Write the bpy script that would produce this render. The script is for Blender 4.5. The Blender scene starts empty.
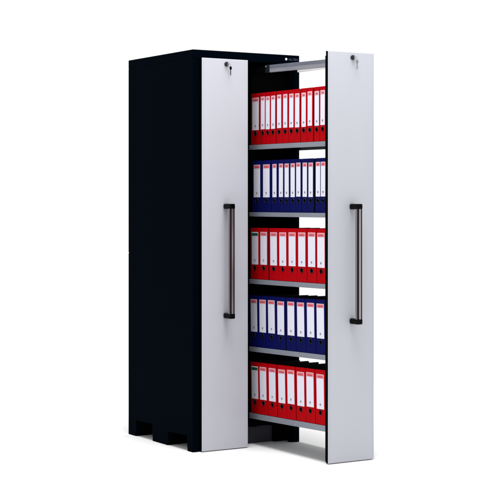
import bpy, bmesh, math, random
from mathutils import Vector, Matrix
random.seed(7)
SC = bpy.context.scene
COL = SC.collection

# ------------------------------------------------------------------ materials
def lin(r, g, b):
    def f(c):
        c /= 255.0
        return c / 12.92 if c <= .04045 else ((c + .055) / 1.055) ** 2.4
    return (f(r), f(g), f(b), 1)

def mat(name, col, rough=.5, spec=.3, metal=0.0, var=0.0, vscale=6.0, bump=0.0, bscale=900.0, stretch=None, tint=None):
    m = bpy.data.materials.new(name); m.use_nodes = True
    nt = m.node_tree; b = nt.nodes['Principled BSDF']
    b.inputs['Base Color'].default_value = col
    b.inputs['Roughness'].default_value = rough
    b.inputs['Specular IOR Level'].default_value = spec
    b.inputs['Metallic'].default_value = metal
    if tint: b.inputs['Specular Tint'].default_value = tint
    tc = nt.nodes.new('ShaderNodeTexCoord')
    src = tc.outputs['Object']
    if stretch:
        mp = nt.nodes.new('ShaderNodeMapping'); mp.inputs['Scale'].default_value = stretch
        nt.links.new(src, mp.inputs['Vector']); src = mp.outputs['Vector']
    if var:
        n = nt.nodes.new('ShaderNodeTexNoise'); n.inputs['Scale'].default_value = vscale
        n.inputs['Detail'].default_value = 5
        nt.links.new(src, n.inputs['Vector'])
        mx = nt.nodes.new('ShaderNodeMix'); mx.data_type = 'RGBA'
        lo = tuple(max(0, c * (1 - var)) for c in col[:3]) + (1,)
        hi = tuple(min(1, c * (1 + var)) for c in col[:3]) + (1,)
        mx.inputs[6].default_value = lo; mx.inputs[7].default_value = hi
        nt.links.new(n.outputs['Fac'], mx.inputs[0])
        nt.links.new(mx.outputs[2], b.inputs['Base Color'])
        mr = nt.nodes.new('ShaderNodeMapRange')
        mr.inputs['To Min'].default_value = max(0, rough - .06); mr.inputs['To Max'].default_value = min(1, rough + .06)
        nt.links.new(n.outputs['Fac'], mr.inputs['Value']); nt.links.new(mr.outputs['Result'], b.inputs['Roughness'])
    if bump:
        n2 = nt.nodes.new('ShaderNodeTexNoise'); n2.inputs['Scale'].default_value = bscale
        nt.links.new(src, n2.inputs['Vector'])
        bp = nt.nodes.new('ShaderNodeBump'); bp.inputs['Strength'].default_value = bump; bp.inputs['Distance'].default_value = .0006
        nt.links.new(n2.outputs['Fac'], bp.inputs['Height']); nt.links.new(bp.outputs['Normal'], b.inputs['Normal'])
    return m

M = {}
M['floor']   = mat('white_seamless_floor', (.60, .60, .60, 1), rough=.9, spec=.0)
M['navy']    = mat('navy_black_powder_coat', (.0003, .0014, .0033, 1), rough=.6, spec=.004, tint=(.25, .55, 1, 1), var=.25, vscale=3, bump=.25, bscale=700)
M['inside']  = mat('black_inner_steel', (.0010, .0011, .0015, 1), rough=.6, spec=.01, var=.2)
M['plinth']  = mat('dark_grey_plinth_steel', (.027, .025, .033, 1), rough=.6, spec=.08, var=.35, vscale=14)
M['edge']    = mat('black_edge_band', (.0006, .0006, .0008, 1), rough=.6, spec=.02)
M['panel']   = mat('pale_grey_powder_coat', (.395, .402, .442, 1), rough=.55, spec=.15, var=.045, vscale=3.0, bump=.35, bscale=900, stretch=(1, 1, .45))
M['plastic'] = mat('black_gloss_plastic', (.0010, .0010, .0013, 1), rough=.2, spec=.06)
M['alu']     = mat('brushed_aluminium', (.37, .345, .34, 1), rough=.34, spec=.5, metal=1.0, var=.15, vscale=60, stretch=(12, 12, .4))
M['barreflection']  = mat('dark_brown_bar_reflection', (.009, .006, .008, 1), rough=.4, spec=.1)
M['steel']   = mat('grey_shelf_steel', (.185, .20, .235, 1), rough=.42, spec=.4, metal=.2, var=.4, vscale=7, bump=.15, stretch=(1, .5, 1))
M['rail']    = mat('blue_grey_rail_steel', (.20, .205, .235, 1), rough=.4, spec=.35, metal=.3, var=.35, vscale=4)
M['bluerail'] = mat('blue_steel_channel', (.10, .108, .14, 1), rough=.4, spec=.3, metal=.2, var=.3, vscale=5)
M['palepink'] = mat('pale_pink_label_band', (.56, .31, .34, 1), rough=.7, spec=.1, var=.12, vscale=50)
M['pale']    = mat('pale_galvanised_steel', (.66, .62, .62, 1), rough=.5, spec=.3, var=.1)
M['red']     = mat('red_binder_card', (.31, .0006, .003, 1), rough=.5, spec=.02, var=.12, vscale=9, bump=.2, bscale=500)
M['blue']    = mat('navy_blue_binder_card', (.0026, .0040, .058, 1), rough=.5, spec=.02, var=.18, vscale=9, bump=.2, bscale=500)
M['board']   = mat('black_marbled_board', (.004, .004, .005, 1), rough=.8, spec=.05, var=.9, vscale=40)
M['paper']   = mat('filed_paper', (.62, .61, .57, 1), rough=.9, spec=.05, var=.08, vscale=30, stretch=(1, 40, 1))
M['label']   = mat('white_label_paper', (.56, .56, .64, 1), rough=.7, spec=.15, var=.03, vscale=12)
M['pink']    = mat('pink_label_band', (.58, .20, .22, 1), rough=.7, spec=.1, var=.1, vscale=50)
M['green']   = mat('dark_green_label_band', (.006, .075, .035, 1), rough=.7, spec=.1, var=.2, vscale=50)
M['redink']  = mat('dark_red_print', (.35, .02, .04, 1), rough=.7, spec=.1)
M['ink']     = mat('grey_print', (.12, .12, .16, 1), rough=.7, spec=.1)
M['ring']    = mat('gunmetal_finger_ring', (.006, .007, .008, 1), rough=.4, spec=.12)
M['hole']    = mat('black_hole', (.0008, .0008, .0008, 1), rough=.9, spec=.0)
M['chrome']  = mat('silver_key_metal', (.28, .28, .31, 1), rough=.3, spec=.5, metal=1.0, var=.1, vscale=80)
M['lock']    = mat('dark_lock_metal', (.02, .02, .024, 1), rough=.3, spec=.4, metal=.3)
M['white']   = mat('white_print', (.72, .76, .80, 1), rough=.6, spec=.1)
M['greyink'] = mat('silver_print', (.045, .055, .075, 1), rough=.6, spec=.1)

# ------------------------------------------------------------------ mesh helpers
def box(bm, x0, x1, y0, y1, z0, z1, bevel=0.0, seg=2, mi=0, rot=None):
    vs = [bm.verts.new((x, y, z)) for x in (x0, x1) for y in (y0, y1) for z in (z0, z1)]
    idx = [(0, 1, 3, 2), (4, 6, 7, 5), (0, 4, 5, 1), (2, 3, 7, 6), (0, 2, 6, 4), (1, 5, 7, 3)]
    fs = [bm.faces.new([vs[i] for i in f]) for f in idx]
    for f in fs: f.material_index = mi
    if rot is not None:
        bmesh.ops.transform(bm, matrix=rot, verts=vs)
    if bevel:
        es = list({e for f in fs for e in f.edges})
        r = bmesh.ops.bevel(bm, geom=es, offset=bevel, segments=seg, affect='EDGES', profile=.5)
        for f in r['faces']: f.material_index = mi

def prism(bm, pts, axis, lo, hi, bevel=0.0, mi=0):
    """extrude a polygon: axis 0 -> pts are (y,z); axis 1 -> (x,z); axis 2 -> (x,y)"""
    def P(a, b, c):
        return {0: (c, a, b), 1: (a, c, b), 2: (a, b, c)}[axis]
    A = [bm.verts.new(P(a, b, lo)) for a, b in pts]
    B = [bm.verts.new(P(a, b, hi)) for a, b in pts]
    n = len(pts)
    fs = [bm.faces.new(A[::-1]), bm.faces.new(B)]
    for i in range(n):
        fs.append(bm.faces.new((A[i], A[(i + 1) % n], B[(i + 1) % n], B[i])))
    for f in fs: f.material_index = mi
    if bevel:
        es = list({e for f in fs for e in f.edges})
        r = bmesh.ops.bevel(bm, geom=es, offset=bevel, segments=2, affect='EDGES', profile=.5)
        for f in r['faces']: f.material_index = mi
    return A + B

def cyl(bm, c, axis, r, h, n=24, r2=None, mi=0):
    rot = {'x': Matrix.Rotation(math.pi / 2, 4, 'Y'), 'y': Matrix.Rotation(math.pi / 2, 4, 'X'), 'z': Matrix.Identity(4)}[axis]
    g = bmesh.ops.create_cone(bm, cap_ends=True, segments=n, radius1=r, radius2=r if r2 is None else r2, depth=h,
                              matrix=Matrix.Translation(c) @ rot)
    for f in {f for v in g['verts'] for f in v.link_faces}: f.material_index = mi

def torus(bm, c, axis, R, r, n=24, k=8, mi=0):
    rings = []
    for i in range(n):
        a = 2 * math.pi * i / n; ring = []
        for j in range(k):
            b = 2 * math.pi * j / k
            p = Vector(((R + r * math.cos(b)) * math.cos(a), (R + r * math.cos(b)) * math.sin(a), r * math.sin(b)))
            if axis == 'x': p = Vector((p.z, p.x, p.y))
            if axis == 'y': p = Vector((p.x, p.z, p.y))
            ring.append(bm.verts.new(p + Vector(c)))
        rings.append(ring)
    for i in range(n):
        for j in range(k):
            f = bm.faces.new((rings[i][j], rings[(i + 1) % n][j], rings[(i + 1) % n][(j + 1) % k], rings[i][(j + 1) % k]))
            f.material_index = mi

def mesh_of(name, bm, mats, smooth=False):
    bmesh.ops.recalc_face_normals(bm, faces=bm.faces)
    me = bpy.data.meshes.new(name); bm.to_mesh(me); bm.free()
    for m in (mats if isinstance(mats, (list, tuple)) else [mats]): me.materials.append(m)
    if smooth:
        try: me.set_sharp_from_angle(angle=math.radians(28))
        except Exception: pass
        for p in me.polygons: p.use_smooth = p.area < 2e-4 and len(p.vertices) < 5   # only the curved and bevelled faces
    return me

def obj(name, me, parent=None, loc=(0, 0, 0), rot=(0, 0, 0)):
    o = bpy.data.objects.new(name, me); COL.objects.link(o)
    o.location = loc; o.rotation_euler = rot
    if parent: o.parent = parent
    return o

def tag(o, label, cat, group=None):
    o['label'] = label; o['category'] = cat
    if group: o['group'] = group
    return o

def bm_(): return bmesh.new()

# ------------------------------------------------------------------ dimensions (metres)
W, D, H = .698, .769, 2.20
PW = .2945                       # width of a front panel
LX, LY = .0446, -.023            # closed panel: left edge, face
RX, RY = .4135, -.699            # pulled-out panel: left edge, face
PZ0, PZ1 = .0035, 2.1545
PT = .0226                       # panel thickness
SX = .417                        # plane of the binder spines

# ------------------------------------------------------------------ floor
b = bm_()
bmesh.ops.create_circle(b, cap_ends=True, segments=128, radius=6.2, matrix=Matrix.Translation((0, 0, -.0005)))
fl = obj('floor', mesh_of('floor', b, M['floor'])); fl['kind'] = 'structure'

# ------------------------------------------------------------------ cabinet body
cab = bpy.data.objects.new('filing_cabinet', None); COL.objects.link(cab)
tag(cab, 'tall navy black steel filing cabinet with one grey drawer pulled out', 'cabinet')

prof = [(0, 0), (.061, 0), (.064, .088), (.280, .080), (.288, 0), (.467, 0), (.467, .100), (.672, .094), (.672, 0),
        (D, 0), (D, 2.150), (0, 2.150)]
for lo, hi in ((0, .03), (W - .03, W)):
    pr = prof if lo == 0 else [(0, 0), (.106, 0), (.108, .088)] + prof[3:]
    b = bm_(); prism(b, pr, 0, lo, hi, bevel=.0025)
    obj('side_panel', mesh_of('side_panel', b, M['navy'], True), cab)
b = bm_(); box(b, 0, W, 0, D, 2.1501, H, bevel=.003, seg=3)
obj('top_panel', mesh_of('top_panel', b, M['navy'], True), cab)
b = bm_(); box(b, .0302, W - .0302, D - .02, D - .001, .10, 2.15)
obj('back_panel', mesh_of('back_panel', b, M['inside']), cab)
b = bm_(); box(b, .0302, W - .0302, .062, D - .0202, .101, .118)
obj('floor_panel', mesh_of('floor_panel', b, M['inside']), cab)
b = bm_(); box(b, .0302, .060, .002, .03, .001, 2.149, bevel=.002)
obj('front_post', mesh_of('front_post', b, M['navy'], True), cab)
b = bm_(); box(b, .385, .395, .13, D - .0202, .1182, 2.149)
obj('partition', mesh_of('partition', b, M['inside']), cab)
for y0, y1 in ((.291, .464), (.675, D - .003)):
    b = bm_(); box(b, .0302, W - .0302, y0, y1, .001, .1005, bevel=.003)
    obj('base_beam', mesh_of('base_beam', b, M['inside'], True), cab)
# dark grey plinth with an uneven top lip, set back between the front feet
b = bm_()
pts = [(.075, .001), (.575, .001), (.578, .088), (.56, .094), (.535, .092), (.52, .097), (.47, .094), (.455, .089), (.43, .096), (.36, .095), (.075, .094)]
prism(b, pts, 1, .098, .125, bevel=.0015)
obj('plinth', mesh_of('plinth', b, M['plinth'], True), cab)
b = bm_(); box(b, .5785, W - .0304, .075, .16, .001, .1005, bevel=.002)
obj('plinth_end', mesh_of('plinth_end', b, M['inside'], True), cab)
# rounded levelling feet under the front corners
for x in (.03, W - .03):
    b = bm_(); cyl(b, (x, .03, .004), 'z', .026, .008, n=28)
    obj('glide', mesh_of('glide', b, M['edge'], True), cab)
# small bolt head on the rear edge
b = bm_(); cyl(b, (-.001, D - .004, 1.066), 'x', .0045, .006, n=12)
obj('bolt', mesh_of('bolt', b, M['pale'], True), cab)
# small screws under the header, inside the open bay
for x, y, z in ((.50, .035, 2.135), (.60, .05, 2.137)):
    b = bm_(); cyl(b, (x, y, z), 'y', .005, .02, n=12)
    obj('screw', mesh_of('screw', b, M['pale'], True), cab)

# maker's emblem and lettering on the header
b = bm_(); cyl(b, (.6075, -.0008, 2.1760), 'y', .0066, .0016, n=24)
obj('emblem', mesh_of('emblem', b, M['white']), cab)
cu = bpy.data.curves.new('lettering', 'FONT'); cu.body = 'ALTIN'; cu.size = .0185; cu.extrude = .0004; cu.offset = 0
tmp = bpy.data.objects.new('tmp', cu); COL.objects.link(tmp)
bpy.context.view_layer.update()
me = bpy.data.meshes.new_from_object(tmp.evaluated_get(bpy.context.evaluated_depsgraph_get()))
bpy.data.objects.remove(tmp)
xs = [v.co.x for v in me.vertices]; k = .0640 / (max(xs) - min(xs)); x0 = min(xs)
for v in me.vertices: v.co.x = (v.co.x - x0) * k
me.materials.clear(); me.materials.append(M['greyink'])
obj('lettering', me, cab, (.6215, -.0008, 2.1690), (math.pi / 2, 0, 0))

# ------------------------------------------------------------------ fronts
def panel_sheet():
    b = bm_(); box(b, 0, PW, 0, .0040, PZ0, PZ1, bevel=.0018, seg=3)
    # folded return: a shallow inner field leaves a fine line along the border
    for x0, x1, z0, z1 in ((.0105, .0115, PZ0 + .010, PZ1 - .010), (PW - .0115, PW - .0105, PZ0 + .010, PZ1 - .010)):
        box(b, x0, x1, -.0007, .0005, z0, z1)
    return mesh_of('front_panel', b, M['panel'], True)
def tray_mesh():
    b = bm_(); box(b, .0008, PW - .0008, .0042, PT, PZ0 + .0006, PZ1 - .0006)
    return mesh_of('edge_band', b, M['edge'])

HX, S = .134, .075     # handle offset on the panel, stand-off
def bracket_mesh(z, low):
    b = bm_()
    w, h = .034, .029
    pts = []
    # foot rounded towards the panel's left, arm square
    box(b, HX, HX + w, -S, -.0002, z - h / 2, z + h / 2, bevel=.006, seg=4)
    cyl(b, (HX + w / 2, -.007, z), 'y', .0152, .0135, n=32)
    return mesh_of('handle_bracket', b, M['plastic'], True)
def bar_mesh(z0, z1):
    b = bm_()
    x0, x1 = HX + .002, HX + .032
    yb, yf = -.051, -.0725
    # aluminium profile; two recessed dark strips stand in for reflections along the bar
    pts = [(x0, yb), (x1, yb), (x1, yf + .004), (x1 - .004, yf + .004), (x1 - .0085, yf + .003), (x1 - .0095, yf),
           (x0 + .010, yf), (x0 + .009, yf + .003), (x0 + .003, yf + .006), (x0, yf + .006)]
    prism(b, pts, 2, z0, z1)
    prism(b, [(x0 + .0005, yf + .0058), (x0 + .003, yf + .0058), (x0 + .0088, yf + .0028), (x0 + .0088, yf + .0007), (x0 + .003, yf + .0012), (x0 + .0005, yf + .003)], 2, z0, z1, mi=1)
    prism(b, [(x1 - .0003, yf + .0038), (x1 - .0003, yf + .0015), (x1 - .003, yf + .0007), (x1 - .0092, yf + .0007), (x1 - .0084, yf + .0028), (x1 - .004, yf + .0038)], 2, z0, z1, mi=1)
    return mesh_of('handle_bar', b, [M['alu'], M['barreflection']], True)
def lock_mesh():
    b = bm_(); cyl(b, (.154, -.004, 2.126), 'y', .0125, .008, n=28)
    cyl(b, (.154, -.009, 2.126), 'y', .0095, .004, n=24)
    return mesh_of('lock', b, M['lock'], True)
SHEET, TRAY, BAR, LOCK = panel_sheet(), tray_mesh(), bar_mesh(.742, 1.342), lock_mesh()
BRU, BRL = bracket_mesh(1.3425, False), bracket_mesh(.7415, True)

def fit_front(parent, loc):
    obj('edge_band', TRAY, parent, loc)
    if parent.name != 'drawer':
        pass
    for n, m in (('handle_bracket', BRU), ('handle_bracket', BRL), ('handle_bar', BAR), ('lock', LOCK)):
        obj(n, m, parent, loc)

closed = obj('front_panel', SHEET, cab, (LX, LY, 0))
closed['label'] = 'closed pale grey door of the left drawer'
fit_front(closed, (0, 0, 0))

# the pulled-out drawer: its frame is the part, everything on it a sub-part
rows = [
    dict(z=1.687, lip=.026, slope=(-.003), kind='red'),
    dict(z=1.309, lip=.024, slope=(.000), kind='blue'),
    dict(z=.932, lip=.026, slope=(.006), kind='red'),
    dict(z=.551, lip=.027, slope=(.016), kind='blue'),
    dict(z=.177, lip=.031, slope=(.021), kind='red'),
]
Y0, Y1 = .086, -.6715
b = bm_()
box(b, .432, .690, .088, .103, .155, 2.118)                       # rear frame sheet
box(b, .4125, .440, RY + PT + .0005, RY + PT + .0035, .012, 2.13)    # upright behind the front
drawer = obj('drawer', mesh_of('drawer', b, M['inside']), cab)
drawer['label'] = 'pulled-out drawer with five shelves of binders'
obj('front_panel', SHEET, drawer, (RX, RY, 0))
fit_front(drawer, (RX, RY, 0))
for r in rows:
    L = Y0 - Y1
    ang = -math.atan2(r['slope'], L); r['ang'] = ang              # pivot at the rear end
    b = bm_()
    box(b, .0, .0016, -L, 0, -r['lip'], 0, bevel=.0006)           # front lip
    box(b, .0018, .293, -L, 0, -.0022, -.0004)                    # plate
    box(b, .2932, .2948, -L, 0, -r['lip'], 0)                     # rear lip
    box(b, .0018, .012, -L, 0, -r['lip'], -r['lip'] + .0014)      # return fold
    obj('shelf', mesh_of('shelf', b, M['steel'], True), drawer, (SX - .003, Y0, r['z']), (ang, 0, 0))
# small fixing screws at the shelf ends
for r in rows:
    for y in (Y0 - .02, Y1 + .016):
        b = bm_(); cyl(b, (SX - .0034, y, r['z'] - r['lip'] * .5 + (Y0 - y) * r['slope'] / (Y0 - Y1)), 'x', .0042, .0016, n=14)
        obj('shelf_screw', mesh_of('shelf_screw', b, M['steel'], True), drawer)
# top rails
b = bm_(); box(b, 0, .012, -.675, -.085, 0, .041, bevel=.002)
cyl(b, (-.0022, -.094, .034), 'x', .004, .004, n=12)
obj('rail', mesh_of('rail', b, M['rail'], True), drawer, (.414, 0, 2.0855), (.0225, 0, 0))
b = bm_(); box(b, -.0012, -.0002, -.674, -.131, .023, .0405, bevel=.0004)
b2 = bm_(); box(b2, -.0016, .0136, -.13, -.0846, -.0008, .0418, bevel=.002)  # dark cap standing in for the shade at the rail's inner end
obj('rail_end_shade', mesh_of('rail_end_shade', b2, M['ring'], True), drawer, (.414, 0, 2.0855), (.0225, 0, 0))
obj('rail_channel', mesh_of('rail_channel', b, M['bluerail'], True), drawer, (.414, 0, 2.0855), (.0225, 0, 0))
b = bm_(); box(b, .4165, .4235, -.0845, .5, 2.088, 2.122)
obj('inner_slide', mesh_of('inner_slide', b, M['inside']), drawer)
b = bm_(); box(b, .680, .690, -.674, -.005, 2.104, 2.135, bevel=.001)
obj('slide_rail', mesh_of('slide_rail', b, M['pale'], True), drawer)

# ------------------------------------------------------------------ keys
def key(loc, head, label, grp):
    k = bpy.data.objects.new('door_key', None); COL.objects.link(k); k.location = loc
    tag(k, label, 'key', grp)
    b = bm_(); box(b, -.0012, .0012, -.012, 0, -.004, .004, bevel=.0004)
    obj('shank', mesh_of('shank', b, M['chrome'], True), k)
    b = bm_(); torus(b, (.004, -.012, -.006), 'y', .009, .0012, n=28, k=8)
    obj('key_ring', mesh_of('key_ring', b, M['chrome'], True), k)
    # a second key hangs from the ring
    b = bm_()
    prism(b, [(.009, -.014), (.016, -.012), (.021, -.018), (.021, -.028), (.016, -.034), (.012, -.034), (.007, -.028), (.007, -.018)], 1, -.0145, -.0115, bevel=.0008)
    obj('bow', mesh_of('bow', b, head, True), k)
    b = bm_()
    prism(b, [(.0115, -.0345), (.0165, -.0345), (.0165, -.056), (.0155, -.058), (.0162, -.060), (.014, -.064), (.0115, -.061)], 1, -.0139, -.0121)
    obj('blade', mesh_of('blade', b, M['lock'] if head is M['plastic'] else M['chrome'], True), k)
key((LX + .154, LY - .011, 2.126), M['plastic'], 'black-headed key hanging from the lock of the closed left door', 'keys in the door locks')
key((RX + .154, RY - .011, 2.126), M['chrome'], 'plain silver key hanging from the lock of the pulled-out front panel', 'keys in the door locks')

# ------------------------------------------------------------------ binders
BH = .288
CACHE = {}
def binder_meshes(kind, w, lw, band):
    key_ = (kind, round(w, 4), lw, band)
    if key_ in CACHE: return CACHE[key_]
    d = {}
    hole_z, hr = BH - .224, .0122 if lw > .05 else .0112
    b = bm_(); box(b, 0, .0028, -w / 2 + .0004, w / 2 - .0004, 0, BH, bevel=.0024, seg=3)
    d['spine'] = mesh_of('spine', b, M[kind], True)
    b = bm_(); box(b, 0, .272, -.0012, .0012, .0005, BH - .001, bevel=.0005)
    d['cover'] = mesh_of('cover', b, M['board'])
    b = bm_(); box(b, .03, .245, -w / 2 + .009, w / 2 - .009, .004, .205)
    d['paper'] = mesh_of('paper', b, M['paper'])
    z1, z0 = BH - .022, BH - .204
    b = bm_(); box(b, -.0006, .0002, -lw / 2, lw / 2, z0, z1)
    d['label'] = mesh_of('label', b, M['label'])
    b = bm_()
    bz0, bz1 = z1 - .0215, z1 - (.006 if band == 'green' else .0015)
    box(b, -.0010, -.0005, -lw / 2 + .002, lw / 2 - .002, bz0, bz1)
    d['header_band'] = mesh_of('header_band', b, M[band])
    # faint print: one word-like strip on the band, a small mark low on the label
    if band != 'green':
        b = bm_()
        n = 7 if lw > .05 else 5; t0 = -lw / 2 + .009; step = (lw - .018) / n
        zb = bz0 + .0045; lo = []; hi = [.0105, .0065, .0100, .0085, .0108, .0070, .0102]
        pts = [(t0, zb)]
        for q in range(n):
            y = t0 + q * step
            pts += [(y + .0001, zb + hi[q]), (y + step * .6, zb + hi[q]), (y + step * .6 + .0001, zb + .0016), (y + step, zb + .0016)]
        pts += [(t0 + n * step + .0001, zb)]
        prism(b, pts, 0, -.00135, -.0009)
        d['lettering'] = mesh_of('lettering', b, M['redink'])
    b = bm_()
    mz = z0 + .024
    torus(b, (-.0006, 0, mz), 'x', .0042, .0017, n=16, k=6)
    d['mark'] = mesh_of('mark', b, M['ink'])
    b = bm_(); torus(b, (-.0008, 0, hole_z), 'x', hr, .0021, n=32, k=8)
    cyl(b, (-.0004, 0, hole_z), 'x', hr - .0006, .0012, n=32, mi=1)
    d['finger_ring'] = mesh_of('finger_ring', b, [M['ring'], M['hole']], True)
    CACHE[key_] = d
    return d

ORD = ['', 'nearest', 'second', 'third', 'fourth', 'fifth', 'sixth', 'seventh', 'eighth', 'ninth', 'tenth', 'eleventh', 'twelfth']
LEVEL = ['top red shelf', 'upper blue shelf', 'middle red shelf', 'lower blue shelf', 'bottom red shelf']
cent = [
    [.022, -.056, -.105, -.160, -.223, -.282, -.343, -.402, -.465, -.523, -.588, -.641],
    [.007, -.092, -.175, -.238, -.298, -.357, -.415, -.475, -.532, -.597, -.646],
    [.027, -.066, -.168, -.260, -.352, -.446, -.540, -.630],
    [.036, -.057, -.150, -.242, -.342, -.439, -.532, -.627],
    [.025, -.064, -.157, -.254, -.345, -.439, -.529, -.624],
]
nwide = [1, 2, 8, 8, 8]
def place_binder(ri, i, n):
    r = rows[ri]; c = cent[ri]
    wide = i < nwide[ri]
    # width: half way to the neighbours, within the kind's real width
    full = .0935 if wide else .060
    gaps = []
    if i > 0: gaps.append(c[i - 1] - c[i] - ((.0935 if i - 1 < nwide[ri] else .060) if (i - 1 < nwide[ri]) != wide else 0) / 2 + (full / 2 if (i - 1 < nwide[ri]) != wide else 0))
    if i < n - 1: gaps.append(c[i] - c[i + 1] - ((.0935 if i + 1 < nwide[ri] else .060) if (i + 1 < nwide[ri]) != wide else 0) / 2 + (full / 2 if (i + 1 < nwide[ri]) != wide else 0))
    w = min([full] + [g - .0006 for g in gaps])
    w = min(w, 2 * (c[i] - Y1 - .0005))
    w = max(w, .046)
    band = 'green' if (r['kind'] == 'red' and wide and i == 0 and ri in (2, 4)) else 'pink'
    d = binder_meshes(r['kind'], w, .0670 if wide else .0405, 'palepink' if band == 'pink' and not wide and r['kind'] == 'red' else band)
    t = bpy.data.objects.new('ring_binder', None); COL.objects.link(t)
    y = c[i]
    t.location = (SX + random.uniform(-.0008, .0008), y, r['z'] + .0008 + (Y0 - y) * r['slope'] / (Y0 - Y1))
    t.rotation_euler = (r['ang'] + random.uniform(-.0015, .0015), 0, random.uniform(-.004, .004))
    k = n - i
    col = 'red' if r['kind'] == 'red' else 'dark blue'
    width = 'wide' if wide else 'narrow'
    if band == 'green':
        lab = f'wide red binder with a green label header on the {LEVEL[ri]}'
    elif ri == 0 and wide:
        lab = 'only wide red binder on the top shelf, farthest from the pulled-out front'
    elif k == 1:
        lab = f'{width} {col} binder on the {LEVEL[ri]}, right against the pulled-out front'
    else:
        lab = f'{width} {col} binder on the {LEVEL[ri]}, {ORD[k]} from the pulled-out front'
    tag(t, lab, 'binder', f'{col} binders on the {LEVEL[ri]}')
    obj('spine', d['spine'], t)
    for s in (-1, 1):
        obj('cover', d['cover'], t, (.003, s * (w / 2 - .0016), random.uniform(-.0004, 0)), (0, random.uniform(-.004, .006), 0))
    obj('paper', d['paper'], t)
    lb = obj('label', d['label'], t, (0, random.uniform(-.0012, .0012), random.uniform(-.0022, .0018)), (random.uniform(-.004, .004), 0, 0))
    obj('header_band', d['header_band'], lb)
    obj('mark', d['mark'], lb)
    if 'lettering' in d: obj('lettering', d['lettering'], lb)
    obj('finger_ring', d['finger_ring'], t)
for ri in range(5):
    for i in range(len(cent[ri])): place_binder(ri, i, len(cent[ri]))

# ------------------------------------------------------------------ light
w = bpy.data.worlds.new('World'); SC.world = w; w.use_nodes = True
bg = w.node_tree.nodes['Background']
bg.inputs['Color'].default_value = (1, 1, 1, 1); bg.inputs['Strength'].default_value = 1.06

def area(name, loc, target, size, power, col=(1, 1, 1)):
    l = bpy.data.lights.new(name, 'AREA'); l.shape = 'SQUARE'; l.size = size; l.energy = power; l.color = col
    o = bpy.data.objects.new(name, l); COL.objects.link(o); o.location = loc
    o.rotation_euler = (Vector(target) - Vector(loc)).to_track_quat('-Z', 'Y').to_euler()
    return o
area('softbox_overhead', (.0, -.6, 8.5), (.0, -.6, 0), 4.0, 1150)
area('softbox_front', (-.1, -1.5, 3.55), (.25, -.2, 1.5), 1.2, 40)

# ------------------------------------------------------------------ camera
cam = bpy.data.cameras.new('camera'); co = bpy.data.objects.new('camera', cam); COL.objects.link(co)
co.location = (-4.0426, -7.1321, 1.3693); co.rotation_euler = (math.pi / 2, 0, -.55373)
cam.sensor_width = 36; cam.lens = 1501.8 / 500 * 36; cam.shift_y = -(250 - 201.483) / 500
cam.clip_start = .1; cam.clip_end = 600
SC.camera = co

SC.render.engine = 'CYCLES'
SC.cycles.max_bounces = 8
SC.view_settings.view_transform = 'Standard'; SC.view_settings.look = 'None'
SC.view_settings.exposure = 0; SC.view_settings.gamma = 1
